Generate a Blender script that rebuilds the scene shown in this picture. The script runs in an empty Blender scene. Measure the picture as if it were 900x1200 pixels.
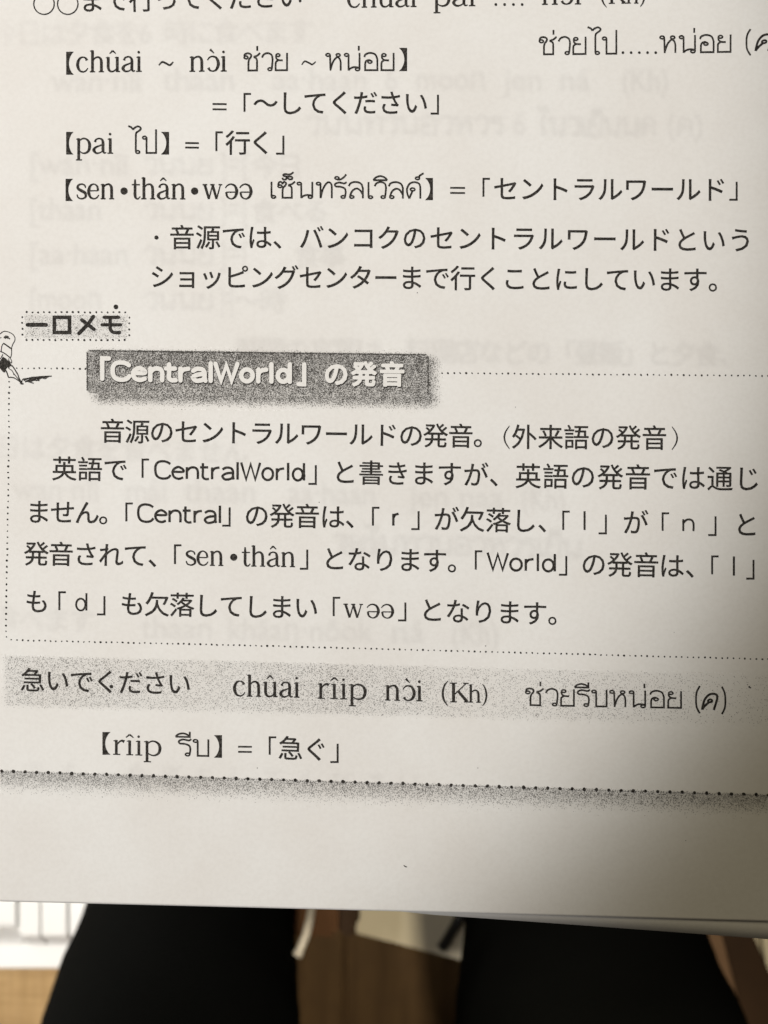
import bpy, bmesh, math, random
import numpy as np
from mathutils import Vector

random.seed(7)
sc = bpy.context.scene
C = sc.collection
R = math.radians

# ---------------------------------------------------------------- camera
CAMZ = 0.160
FPX = 1236.4                      # focal length in photo pixels (900 wide)
cd = bpy.data.cameras.new('camera')
cd.sensor_fit = 'HORIZONTAL'; cd.sensor_width = 36.0
cd.lens = 36.0 * FPX / 900.0
cd.clip_start = 0.01; cd.clip_end = 50
cd.dof.use_dof = True; cd.dof.focus_distance = CAMZ; cd.dof.aperture_fstop = 38
cam = bpy.data.objects.new('camera', cd); C.objects.link(cam)
cam.location = (0, 0, CAMZ)
sc.camera = cam

# ---------------------------------------------------------------- light
world = bpy.data.worlds.new('World'); sc.world = world; world.use_nodes = True
bg = world.node_tree.nodes['Background']
bg.inputs[0].default_value = (1.0, 0.86, 0.66, 1); bg.inputs[1].default_value = 0.040

def aim(o, target):
    d = Vector(target) - o.location
    o.rotation_euler = d.to_track_quat('-Z', 'Y').to_euler()

def spot(name, loc, target, power, ang, blend, rad, col):
    l = bpy.data.lights.new(name, 'SPOT'); l.energy = power; l.spot_size = R(ang); l.spot_blend = blend
    l.shadow_soft_size = rad; l.color = col
    o = bpy.data.objects.new(name, l); C.objects.link(o); o.location = loc; aim(o, target); return o

def area(name, loc, target, power, sx, sy, col):
    l = bpy.data.lights.new(name, 'AREA'); l.shape = 'RECTANGLE'; l.size = sx; l.size_y = sy
    l.energy = power; l.color = col
    o = bpy.data.objects.new(name, l); C.objects.link(o); o.location = loc; aim(o, target); return o

spot('window_key_lamp', (-0.1973, 0.1301, 0.5311), (-0.1105, 0.0690, 0), 11.7, 37.3, 0.305, 0.012, (1.0, 0.980, 0.965))  # cone edge stands in for the soft shadow across the page's lower right
spot('added_table_spot', (-1.3, 0.2, 0.7), (-0.40, -0.36, -0.60), 195, 24, 0.4, 0.06, (1.0, 0.96, 0.90))  # added spot, brightens the table and case outside the key cone
area('room_fill_lamp', (-0.9, 1.3, 1.2), (0, 0, -0.1), 9.5, 1.0, 1.0, (1.0, 0.88, 0.60))
spot('added_floor_spot', (0.06, -0.37, 0.85), (0.09, -0.50, -1.05), 74, 26, 0.8, 0.03, (1.0, 0.90, 0.70))  # added spot without a real fixture, brightens the floor between the legs

sc.view_settings.view_transform = 'Standard'
try: sc.view_settings.look = 'None'
except Exception: pass
sc.view_settings.exposure = 0.0; sc.view_settings.gamma = 1.0
sc.view_settings.use_curve_mapping = False
sc.cycles.max_bounces = 6; sc.cycles.transparent_max_bounces = 12
sc.cycles.use_denoising = True

# ---------------------------------------------------------------- helpers
def zsurf(x, y):
    """the open page: nearly flat, right side a little nearer, gentle waves of the paper"""
    z = x * 0.056
    z += 0.00035 * math.sin(26 * x + 14 * y + 0.6) + 0.00022 * math.sin(61 * x - 37 * y + 1.7)
    z += 0.00012 * math.sin(90 * y + 20 * x)
    e = max(0.0, x - 0.047); z -= 2.0 * e * e                      # turns down towards the right margin
    return z

def at(px, py, dz=0.0):
    """point of the page surface seen at photo pixel (px,py), lifted dz above the paper"""
    a = (px - 450.0) / FPX; b = (600.0 - py) / FPX
    z = 0.0
    for _ in range(5):
        d = CAMZ - z; z = zsurf(a * d, b * d) + dz
    d = CAMZ - z
    return (a * d, b * d, z)

def bgp(px, py, depth):
    return Vector(((px - 450.0) / FPX * depth, (600.0 - py) / FPX * depth, CAMZ - depth))

def link(name, me, mat, parent=None):
    o = bpy.data.objects.new(name, me); C.objects.link(o)
    if mat is not None: me.materials.append(mat)
    if parent is not None: o.parent = parent
    return o

def mesh(name, verts, faces, mat, parent=None, smooth=False):
    me = bpy.data.meshes.new(name); me.from_pydata([tuple(v) for v in verts], [], faces); me.update()
    if smooth:
        me.polygons.foreach_set('use_smooth', [True] * len(me.polygons))
    return link(name, me, mat, parent)

def from_bm(name, bm, mat, parent=None, smooth=False):
    me = bpy.data.meshes.new(name); bmesh.ops.recalc_face_normals(bm, faces=bm.faces)
    bm.to_mesh(me); bm.free()
    if smooth: me.polygons.foreach_set('use_smooth', [True] * len(me.polygons))
    return link(name, me, mat, parent)

def empty(name, loc, label, cat, group=None):
    o = bpy.data.objects.new(name, None); C.objects.link(o); o.location = loc
    o.empty_display_size = 0.01
    o['label'] = label; o['category'] = cat
    if group: o['group'] = group
    return o

def tag(o, label, cat):
    o['label'] = label; o['category'] = cat; return o

# ---------------------------------------------------------------- materials
def newmat(name, col, rough=0.6, spec=0.3):
    m = bpy.data.materials.new(name); m.use_nodes = True
    b = m.node_tree.nodes['Principled BSDF']
    b.inputs['Base Color'].default_value = (*col, 1); b.inputs['Roughness'].default_value = rough
    b.inputs['Specular IOR Level'].default_value = spec
    return m, m.node_tree.nodes, m.node_tree.links, b

def noise_node(N, L, scale, detail=3, coord='Object', rough=0.5, vec_scale=None):
    tc = N.new('ShaderNodeTexCoord'); n = N.new('ShaderNodeTexNoise')
    n.inputs['Scale'].default_value = scale; n.inputs['Detail'].default_value = detail
    n.inputs['Roughness'].default_value = rough
    if vec_scale:
        mp = N.new('ShaderNodeMapping'); mp.inputs['Scale'].default_value = vec_scale
        L.new(tc.outputs[coord], mp.inputs[0]); L.new(mp.outputs[0], n.inputs['Vector'])
    else:
        L.new(tc.outputs[coord], n.inputs['Vector'])
    return n

def mixcol(N, L, fac, a, b):
    m = N.new('ShaderNodeMix'); m.data_type = 'RGBA'
    for i, v in ((0, fac), (6, a), (7, b)):
        if hasattr(v, 'links'): L.new(v, m.inputs[i])
        else: m.inputs[i].default_value = v if i == 0 else (*v, 1)
    return m.outputs[2]

def ramp(N, L, src, p0, p1, c0=0.0, c1=1.0):
    r = N.new('ShaderNodeMapRange'); L.new(src, r.inputs[0])
    r.inputs[1].default_value = p0; r.inputs[2].default_value = p1
    r.inputs[3].default_value = c0; r.inputs[4].default_value = c1
    return r.outputs[0]

def bump(N, L, b, src, strength, dist):
    bp = N.new('ShaderNodeBump'); bp.inputs['Strength'].default_value = strength
    bp.inputs['Distance'].default_value = dist
    L.new(src, bp.inputs['Height']); L.new(bp.outputs[0], b.inputs['Normal'])

def make_paper(name, ghost):
    m, N, L, b = newmat(name, (0.77, 0.755, 0.73), 0.85, 0.15)
    n1 = noise_node(N, L, 60, 4); n2 = noise_node(N, L, 1600, 3)
    c = mixcol(N, L, ramp(N, L, n1.outputs[0], 0.35, 0.65), (0.755, 0.735, 0.708), (0.785, 0.775, 0.755))
    c = mixcol(N, L, ramp(N, L, n2.outputs[0], 0.30, 0.62, 0.10, 0.0), c, (0.50, 0.47, 0.43))
    if ghost:
        a = N.new('ShaderNodeAttribute'); a.attribute_name = 'showthrough'
        mm = N.new('ShaderNodeMath'); mm.operation = 'MULTIPLY'; mm.inputs[1].default_value = 0.155
        L.new(a.outputs['Fac'], mm.inputs[0])
        c = mixcol(N, L, mm.outputs[0], c, (0.36, 0.34, 0.33))
    L.new(c, b.inputs['Base Color'])
    n3 = noise_node(N, L, 900, 4)
    bump(N, L, b, n3.outputs[0], 0.30, 0.00006)
    return m

PAPER = make_paper('uncoated_paper', True)
PAPER2 = make_paper('uncoated_paper_under', False)

INK, N, L, b = newmat('black_toner', (0.022, 0.020, 0.018), 0.75, 0.12)
n = noise_node(N, L, 3500, 2)
L.new(mixcol(N, L, ramp(N, L, n.outputs[0], 0.42, 0.75), (0.018, 0.016, 0.014), (0.085, 0.078, 0.070)), b.inputs['Base Color'])

LETTER, N, L, b = newmat('unprinted_paper_letters', (0.74, 0.725, 0.70), 0.85, 0.15)
n = noise_node(N, L, 3000, 2)
L.new(mixcol(N, L, ramp(N, L, n.outputs[0], 0.55, 0.8, 0, 0.25), (0.77, 0.755, 0.73), (0.35, 0.34, 0.33)), b.inputs['Base Color'])

def make_halftone():
    m, N, L, b = newmat('halftone_dots', (0.05, 0.046, 0.042), 0.8, 0.1)
    tc = N.new('ShaderNodeTexCoord'); v = N.new('ShaderNodeTexVoronoi')
    v.inputs['Scale'].default_value = 12500; v.voronoi_dimensions = '2D'
    L.new(tc.outputs['Object'], v.inputs['Vector'])
    sep = N.new('ShaderNodeSeparateColor'); L.new(v.outputs['Color'], sep.inputs[0])
    a = N.new('ShaderNodeAttribute'); a.attribute_name = 'ink_amount'
    big = noise_node(N, L, 900, 3)
    mod = N.new('ShaderNodeMath'); mod.operation = 'MULTIPLY'
    L.new(a.outputs['Fac'], mod.inputs[0]); L.new(ramp(N, L, big.outputs[0], 0.3, 0.7, 0.86, 1.14), mod.inputs[1])
    lt = N.new('ShaderNodeMath'); lt.operation = 'LESS_THAN'
    L.new(sep.outputs[0], lt.inputs[0]); L.new(mod.outputs[0], lt.inputs[1])
    # toner haze between the dots plus the dots themselves
    hz = N.new('ShaderNodeMath'); hz.operation = 'MULTIPLY'; hz.inputs[1].default_value = 0.28
    L.new(mod.outputs[0], hz.inputs[0])
    al = N.new('ShaderNodeMath'); al.operation = 'MULTIPLY_ADD'; al.inputs[1].default_value = 0.58
    L.new(lt.outputs[0], al.inputs[0]); L.new(hz.outputs[0], al.inputs[2]); L.new(al.outputs[0], b.inputs['Alpha'])
    return m
HALF = make_halftone()

# ---------------------------------------------------------------- glyphs from the built-in typeface
_gc = {}
def fglyph(ch, off=0.0):
    """(verts Nx2, tris, advance) of one character in em units"""
    k = (ch, off)
    if k in _gc: return _gc[k]
    cu = bpy.data.curves.new('g', 'FONT'); cu.body = ch; cu.size = 1.0; cu.offset = off; cu.resolution_u = 3
    o = bpy.data.objects.new('g', cu); C.objects.link(o)
    bpy.context.view_layer.update()
    ev = o.evaluated_get(bpy.context.evaluated_depsgraph_get()); me = ev.to_mesh()
    me.calc_loop_triangles()
    V = np.array([(v.co.x, v.co.y) for v in me.vertices]).reshape(-1, 2)
    T = [tuple(t.vertices) for t in me.loop_triangles]
    ev.to_mesh_clear(); bpy.data.objects.remove(o); bpy.data.curves.remove(cu)
    _gc[k] = (V, T); return _gc[k]

# reference: full-width cell of the CJK face, measured once from a full-height kanji
_V, _T = fglyph('国')
CX = (_V[:, 0].min() + _V[:, 0].max()) / 2; CY = (_V[:, 1].min() + _V[:, 1].max()) / 2
EM = (_V[:, 1].max() - _V[:, 1].min()) / 0.92      # one em in font units of blender

class Sheet:
    """flat print collected in photo-pixel coordinates, then laid on the page"""
    def __init__(s): s.v = []; s.f = []; s.k = 0
    def add(s, pts, faces):
        b0 = len(s.v); s.k += 1; z = (s.k % 40) * 4e-7
        s.v += [(p[0], p[1], z) for p in pts]; s.f += [tuple(b0 + i for i in f) for f in faces]
    def disc(s, x, y, r, n=10, ry=None, rot=0.0):
        ry = ry or r; c, si = math.cos(rot), math.sin(rot); pts = []
        for i in range(n):
            a = 2 * math.pi * i / n; u, w = r * math.cos(a), ry * math.sin(a)
            pts.append((x + u * c - w * si, y + u * si + w * c))
        s.add(pts, [tuple(range(n))])
    def poly(s, pts): s.add(pts, [tuple(range(len(pts)))])
    def stroke(s, pts, closed=False, cap=False):
        """pts: (x,y,w); a ribbon of changing width"""
        n = len(pts); P = [Vector((p[0], p[1])) for p in pts]; out = []
        for i in range(n):
            if closed: d = P[(i + 1) % n] - P[i - 1]; d1 = P[i] - P[i - 1]; d2 = P[(i + 1) % n] - P[i]
            else: d1 = P[i] - P[i - 1] if i else P[1] - P[0]; d2 = P[i + 1] - P[i] if i < n - 1 else P[i] - P[i - 1]
            if d1.length < 1e-6: d1 = d2
            if d2.length < 1e-6: d2 = d1
            d1 = d1.normalized(); d2 = d2.normalized(); d = d1 + d2
            if d.length < 1e-3: d = d1
            d.normalize(); nn = Vector((-d.y, d.x)); co = max(0.45, d.dot(d1))
            h = pts[i][2] * 0.5 / co
            out += [P[i] + nn * h, P[i] - nn * h]
        F = [(2 * i, 2 * i + 1, 2 * i + 3, 2 * i + 2) for i in range(n - 1)]
        if closed: F.append((2 * n - 2, 2 * n - 1, 1, 0))
        s.add([(o.x, o.y) for o in out], F)
        if cap:
            for q in (pts[0], pts[-1]): s.disc(q[0], q[1], q[2] * 0.5, 12)
    def glyph(s, ch, cx, cy, em, rot=0.0, off=0.0, sx=1.0):
        V, T = fglyph(ch, off)
        if not len(V): return
        q = (V - (CX, CY)) * (em / EM); c, si = math.cos(rot), math.sin(rot)
        X = cx + q[:, 0] * sx * c + q[:, 1] * si; Y = cy + q[:, 0] * sx * si - q[:, 1] * c
        s.add(list(zip(X, Y)), T)
    def cells(s, txt, x0, y0, x1, y1, em=29.0, off=0.22):
        """full-width characters, first cell centre (x0,y0), last (x1,y1)"""
        n = max(1, len(txt) - 1); rot = math.atan2(y1 - y0, x1 - x0) if x1 != x0 else 0.015
        for i, ch in enumerate(txt):
            t = i / n
            jx, jy = random.uniform(-.25, .25), random.uniform(-.25, .25)
            for ox, oy in ((off, off * .6), (-off, -off * .6), (off * .6, -off), (-off * .6, off)):     # ink gain
                s.glyph(ch, x0 + (x1 - x0) * t + jx + ox, y0 + (y1 - y0) * t + jy + oy, em, rot)
    def latin(s, txt, x0, y0, x1, y1, cap, off=0.0):
        """proportional characters of the built-in face; ink from x0 to x1 on a baseline"""
        cu = fglyph(txt, off); V, T = cu
        mn, mx = V[:, 0].min(), V[:, 0].max(); H = fglyph('H')[0][:, 1].max()
        k = (x1 - x0) / (mx - mn); ky = cap / H; sl = (y1 - y0) / (x1 - x0)
        X = x0 + (V[:, 0] - mn) * k; Y = y0 + (X - x0) * sl - V[:, 1] * ky
        s.add(list(zip(X, Y)), T)
    def build(s, name, mat, parent, lift=0.00004):
        vs = [at(x, y, lift + z) for x, y, z in s.v]
        return mesh(name, vs, s.f, mat, parent)

def smooth(pts, sub=6, closed=False):
    """Catmull-Rom through (x,y,w)"""
    n = len(pts); out = []
    rng = range(n if closed else n - 1)
    for i in rng:
        if closed: p = [pts[(i - 1) % n], pts[i], pts[(i + 1) % n], pts[(i + 2) % n]]
        else: p = [pts[max(0, i - 1)], pts[i], pts[i + 1], pts[min(n - 1, i + 2)]]
        for j in range(sub):
            t = j / sub
            out.append(tuple(0.5 * ((2 * p[1][a]) + (-p[0][a] + p[2][a]) * t + (2 * p[0][a] - 5 * p[1][a] + 4 * p[2][a] - p[3][a]) * t * t
                                    + (-p[0][a] + 3 * p[1][a] - 3 * p[2][a] + p[3][a]) * t ** 3) for a in range(3)))
    if not closed: out.append(tuple(pts[-1]))
    return out

# ---------------------------------------------------------------- drawn letterforms: ('s' smooth | 'p' straight | 'o' ring | 'd' disc)
def S(*p): return ('s', p)
def P(*p): return ('p', p)
def flag(x, y): return P((x - 15, y - 3, 4), (x, y, 9))
def ser(a, b_, y=3): return P((a, y, 6.5), (b_, y, 6.5))
ST = 14.5
SERIF = {
 'c': (82, [S((68, 76, 15), (60, 91, 10), (42, 97, 7), (22, 86, 12), (11, 50, 16), (22, 14, 12), (44, 3, 8), (62, 10, 7), (74, 27, 5))]),
 'h': (96, [P((20, 0, ST), (20, 140, ST)), flag(20, 138), S((20, 70, 5), (36, 91, 8), (56, 96, 10), (70, 84, 13), (74, 60, ST), (74, 0, ST)), ser(4, 36), ser(58, 90)]),
 'n': (96, [P((20, 0, ST), (20, 98, ST)), flag(20, 95), S((20, 70, 5), (36, 91, 8), (56, 96, 10), (70, 84, 13), (74, 60, ST), (74, 0, ST)), ser(4, 36), ser(58, 90)]),
 'u': (98, [S((20, 97, ST), (20, 60, ST), (20, 30, ST), (28, 9, 12), (44, 3, 9), (60, 10, 7), (74, 28, 5)), P((75, 97, ST), (75, 0, ST)), flag(20, 94), flag(75, 94), ser(75, 92)]),
 'a': (88, [S((18, 74, 13), (26, 91, 9), (44, 97, 8), (60, 90, 11), (66, 72, ST), (66, 45, ST), (66, 20, ST), (73, 5, 9), (86, 8, 5)),
            S((66, 60, 6), (46, 51, 8), (22, 40, 11), (12, 22, 16), (24, 5, 11), (42, 4, 8), (58, 13, 6), (66, 28, 5))]),
 'ı': (42, [P((21, 0, ST), (21, 98, ST)), flag(21, 95), ser(4, 38)]),
 's': (72, [S((62, 72, 6), (57, 89, 8), (36, 97, 8), (15, 87, 11), (14, 69, 14), (36, 54, 16), (60, 39, 15), (62, 15, 11), (38, 3, 8), (15, 11, 8), (8, 30, 6))]),
 'e': (82, [P((14, 54, 6.5), (70, 54, 6.5)), S((70, 54, 11), (64, 83, 10), (42, 97, 7), (20, 84, 12), (10, 50, 16), (20, 15, 12), (44, 3, 8), (64, 12, 7), (75, 28, 5))]),
 't': (60, [S((26, 128, 7), (26, 95, 13), (26, 60, ST), (26, 22, ST), (34, 5, 10), (46, 4, 7), (58, 18, 5)), P((6, 93, 7), (56, 93, 7))]),
 'r': (66, [P((20, 0, ST), (20, 98, ST)), flag(20, 95), S((21, 62, 5), (34, 85, 8), (48, 95, 11), (60, 88, 16)), ser(4, 40)]),
 'p': (98, [P((20, -42, ST), (20, 98, ST)), flag(20, 95), S((20, 76, 5), (38, 94, 8), (58, 96, 9), (78, 80, 13), (85, 50, 16), (78, 18, 13), (58, 3, 9), (38, 6, 7), (20, 22, 5)), ser(4, 40, -40)]),
 'w': (118, [P((10, 97, 14), (36, 2, 12)), P((36, 2, 7), (58, 92, 7)), P((56, 97, 14), (82, 2, 12)), P((82, 2, 7), (106, 97, 6)), ser(-2, 26, 94), ser(44, 70, 94), ser(94, 116, 94)]),
 'K': (118, [P((24, 0, 17), (24, 134, 17)), ser(6, 42), ser(6, 42, 131), P((30, 54, 7), (92, 130, 7)), P((48, 78, 15), (98, 4, 17)), ser(78, 106, 131), ser(80, 114)]),
 '(': (44, [S((38, 146, 4), (18, 110, 10), (10, 60, 12), (18, 10, 10), (38, -26, 4))]),
 ')': (44, [S((6, 146, 4), (26, 110, 10), (34, 60, 12), (26, 10, 10), (6, -26, 4))]),
 ' ': (50, []),
}
def rot180(sh, cx, cy):
    return [(k, tuple((2 * cx - p[0], 2 * cy - p[1], p[2]) for p in ps)) for k, ps in sh]
SERIF['ə'] = (82, rot180(SERIF['e'][1], 42, 50)); SERIF['ɔ'] = (82, rot180(SERIF['c'][1], 42, 50))
circ = lambda x: [P((x - 19, 117, 5), (x, 137, 10)), P((x, 137, 10), (x + 19, 117, 5))]
grave = lambda x: [P((x - 16, 142, 13), (x + 6, 117, 5))]
SERIF['û'] = (98, SERIF['u'][1] + circ(47)); SERIF['â'] = (88, SERIF['a'][1] + circ(43)); SERIF['î'] = (46, SERIF['ı'][1] + circ(21))
SERIF['ɔ̀'] = (82, SERIF['ɔ'][1] + grave(42)); SERIF['i'] = (42, SERIF['ı'][1] + [('d', ((20, 125, 17),))])
SERIF['ò'] = SERIF['ɔ̀']
SERIF['•'] = (64, [('d', ((32, 54, 44),))])

def O(x, y, r=8): return ('o', ((x, y, r),))
CHO = [O(12, 76, 8), S((5, 80), (8, 94), (20, 99), (32, 92), (33, 80), (25, 64), (22, 48)), P((22, 50), (22, 4), (58, 4), (58, 60)), S((58, 58), (55, 70), (44, 78)), P((44, 78), (60, 86), (71, 100))]
THAI = {
 'ช': (76, CHO),
 'ซ': (76, [O(12, 72, 8), S((5, 78), (8, 94), (16, 98), (22, 88), (28, 98), (36, 90), (33, 78), (25, 64), (22, 48)), P((22, 50), (22, 4), (58, 4), (58, 60)), S((58, 58), (55, 70), (44, 78)), P((44, 78), (60, 86), (71, 100))]),
 'ว': (54, [S((3, 74), (10, 91), (26, 99), (42, 90), (47, 68), (46, 40), (44, 14)), O(36, 10)]),
 'ย': (64, [O(16, 87), S((8, 86), (9, 70), (18, 60), (36, 58)), S((18, 60), (8, 50), (6, 36)), P((6, 38), (6, 4), (54, 4), (54, 99))]),
 'น': (76, [O(11, 88), P((19, 90), (19, 2)), S((19, 4), (28, 15), (42, 21), (60, 18)), P((62, 99), (62, 8)), O(54, 9)]),
 'ห': (72, [O(10, 88), P((18, 90), (20, 2)), S((20, 8), (28, 44), (38, 66), (48, 78)), O(50, 87), S((46, 78), (56, 66), (60, 46)), P((60, 48), (60, 2))]),
 'อ': (66, [S((5, 76), (10, 91), (28, 99), (48, 90), (56, 64)), P((56, 66), (56, 4), (8, 4), (8, 40)), S((8, 38), (12, 54), (24, 60), (32, 54)), O(27, 50, 8)]),
 'ไ': (38, [O(21, 9), P((13, 12), (13, 104)), S((13, 102), (16, 116), (30, 130), (33, 142), (22, 150), (8, 142), (2, 132)), P((2, 132), (-6, 146), (-18, 152))]),
 'ป': (68, [O(11, 88), P((19, 90), (19, 4), (58, 4), (58, 134))]),
 'บ': (68, [O(11, 88), P((19, 90), (19, 4), (58, 4), (58, 99))]),
 'ค': (68, [S((8, 2), (6, 30), (6, 62), (16, 90), (34, 99), (52, 90), (58, 66)), P((58, 68), (58, 2)), O(30, 56, 9), S((8, 4), (14, 24), (26, 46))]),
 'ท': (70, [O(10, 88), P((18, 90), (18, 2)), S((19, 6), (26, 50), (38, 84), (50, 97), (60, 86), (62, 64)), P((62, 66), (62, 2))]),
 'ร': (54, [S((50, 98), (40, 90), (20, 95), (5, 86), (8, 72), (26, 70), (42, 60), (46, 40), (44, 14)), O(36, 10)]),
 'ล': (70, [S((4, 74), (12, 92), (32, 99), (52, 88), (59, 62)), P((59, 64), (59, 2)), S((58, 26), (48, 50), (34, 60), (18, 46), (9, 16)), O(16, 10)]),
 'เ': (32, [O(19, 9), P((11, 12), (11, 99))]),
 'ด': (66, [S((14, 2), (6, 34), (6, 64), (16, 90), (34, 99), (52, 90), (57, 66)), P((57, 68), (57, 2)), O(27, 56, 9), P((14, 2), (26, 46))]),
 '.': (22, [('d', ((11, 5, 13),))]),
 '~': (64, [S((4, 36, 7), (18, 48, 10), (34, 42, 11), (48, 34, 10), (62, 48, 7))]),
 ' ': (40, []), '(': (40, [S((34, 124), (16, 90), (12, 50), (16, 10), (34, -22))]), ')': (40, [S((6, 124), (24, 90), (28, 50), (24, 10), (6, -22))]),
}
ABOVE = {'่': [P((54, 112), (54, 138))],
 'ั': [O(18, 122, 8), S((18, 113), (32, 114), (46, 128), (54, 144))],
 'ิ': [S((4, 110), (14, 126), (32, 134), (50, 124), (58, 110)), P((4, 110), (58, 110))],
 'ี': [S((-2, 110), (8, 124), (26, 130), (42, 122), (50, 110)), P((-2, 110), (50, 110), (50, 140))],
 '็': [S((16, 122), (20, 112), (30, 113), (34, 122), (44, 113), (54, 116), (52, 128), (30, 130), (20, 136), (26, 144), (46, 142), (60, 156))],
 '์': [O(46, 122, 8), S((53, 126), (55, 138), (70, 152))]}

def draw(sh, shapes, fx, sw, cap=False):
    for k, ps in shapes:
        if k == 'd':
            x, y = fx(ps[0][0], ps[0][1]); sh.disc(x, y, ps[0][2] * 0.5 * fx.k, 16); continue
        if k == 'o':
            cx, cy, r = ps[0]; pts = []
            for i in range(12):
                a = 2 * math.pi * i / 12; x, y = fx(cx + r * math.cos(a), cy + r * 1.1 * math.sin(a)); pts.append((x, y, sw * 0.85))
            sh.stroke(pts, closed=True); continue
        q = [(*fx(p[0], p[1]), (p[2] * fx.k * sw if len(p) > 2 else sw)) for p in ps]
        sh.stroke(smooth(q) if k == 's' else q, cap=cap)

class FX:
    def __init__(s, x, y, k, ky, sl, lean=0): s.x, s.y, s.k, s.ky, s.sl, s.lean = x, y, k, ky, sl, lean
    def __call__(s, u, v):
        X = s.x + (u + v * s.lean) * s.k; return (X, s.y + (u * s.k) * s.sl - v * s.ky)

def serif(sh, txt, x0, y0, x1, y1, xh=18.3, bold=1.25):
    toks = list(txt); tot = sum(SERIF[c][0] for c in toks) - 8; k = (x1 - x0) / tot; sl = (y1 - y0) / (x1 - x0); u = -4
    for c in toks:
        f = FX(x0 + u * k, y0 + u * k * sl, k, xh / 100, sl)
        f.k = k
        g = FX(f.x, f.y, k, xh / 100, sl)
        # keep stroke weight tied to the letter height, not the fit width
        for kind, ps in SERIF[c][1]:
            if kind == 'd':
                x, y = g(ps[0][0], ps[0][1]); sh.disc(x, y, ps[0][2] * 0.5 * xh / 100, 16); continue
            q = [(*g(p[0], p[1]), p[2] * xh / 100 * bold) for p in ps]
            sh.stroke(smooth(q) if kind == 's' else q)
        u += SERIF[c][0]

def thai(sh, txt, x0, y0, x1, y1, h=21.3, w=2.15, lean=0.0):
    tot = sum(THAI[c][0] for c in txt if c in THAI) - 8; k = (x1 - x0) / tot; sl = (y1 - y0) / (x1 - x0); u = -4; last = 0
    for c in txt:
        if c in THAI:
            f = FX(x0 + u * k, y0 + u * k * sl, k, h / 100, sl, lean); adv = THAI[c][0]; last = adv
            for kind, ps in THAI[c][1]:
                if kind == 'd': x, y = f(ps[0][0], ps[0][1]); sh.disc(x, y, 1.6, 10); continue
                if kind == 'o':
                    cx, cy, r = ps[0]
                    pts = [(*f(cx + r * math.cos(a), cy + r * 0.95 * math.sin(a)), w * 0.85) for a in [2 * math.pi * i / 12 for i in range(12)]]
                    sh.stroke(pts, closed=True); continue
                q = [(*f(p[0], p[1]), w) for p in ps]
                sh.stroke(smooth(q) if kind == 's' else q)
            u += adv
        else:
            f = FX(x0 + (u - last + (last - 66) * 0.5) * k, y0 + (u - last) * k * sl, k, h / 100, sl, lean)
            for kind, ps in ABOVE[c]:
                if kind == 'o':
                    cx, cy, r = ps[0]
                    pts = [(*f(cx + r * math.cos(a), cy + r * 0.95 * math.sin(a)), w * 0.85) for a in [2 * math.pi * i / 12 for i in range(12)]]
                    sh.stroke(pts, closed=True); continue
                q = [(*f(p[0], p[1]), w) for p in ps]
                sh.stroke(smooth(q) if kind == 's' else q)

def kopen(sh, x, y0, y1, wd=8.6, w=2.3): sh.stroke([(x + wd, y0, w), (x + 1, y0, w), (x + 1, y1, w)])
def kclose(sh, x, y0, y1, wd=8.6, w=2.3): sh.stroke([(x, y0, w), (x, y1, w), (x - wd, y1, w)])
def lopen(sh, x0, x1, y0, y1):
    n = 9; arc = []
    for i in range(n + 1):
        t = i / n; arc.append((x1 - (x1 - x0 - 3.2) * math.sin(math.pi * t) ** 0.7, y0 + (y1 - y0) * t))
    sh.add([(x0, y0), (x0, y1)] + arc, [(0, *range(2, 2 + (n + 1) // 2 + 1), ), (0, 2 + (n + 1) // 2, 1), (1, 2 + (n + 1) // 2, *range(3 + (n + 1) // 2, n + 3))])
def lclose(sh, x0, x1, y0, y1):
    n = 9; arc = []
    for i in range(n + 1):
        t = i / n; arc.append((x0 + (x1 - x0 - 3.2) * math.sin(math.pi * t) ** 0.7, y0 + (y1 - y0) * t))
    sh.add([(x1, y0), (x1, y1)] + arc, [(0, *range(2, 2 + (n + 1) // 2 + 1), ), (0, 2 + (n + 1) // 2, 1), (1, 2 + (n + 1) // 2, *range(3 + (n + 1) // 2, n + 3))])
def equals(sh, x0, x1, ya, yb, w=2.15):
    sh.stroke([(x0, ya, w), (x1, ya + .2, w)]); sh.stroke([(x0, yb, w), (x1, yb + .2, w)])

# ================================================================ THE BOOK
book = empty('book', (0, -0.06, -0.006), 'open language book page printed in black Japanese and Thai text above the lap', 'book')
def tobook(o):
    o.parent = book; o.matrix_parent_inverse = book.matrix_world.inverted(); return o
bpy.context.view_layer.update()

def edge_y(px):      # bottom edge of the top sheet in photo pixels
    return 1056.3 + 0.0240 * px + 0.0000025 * px * px
def edge2_y(px):     # bottom edge of the sheet below
    t = max(0.0, (px - 430) / 470.0)
    return 1053.5 + 0.0240 * px + 0.0000025 * px * px + 20.5 * min(t, 1.3) ** 1.1 + (3.0 * min(1, t * 6))

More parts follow.
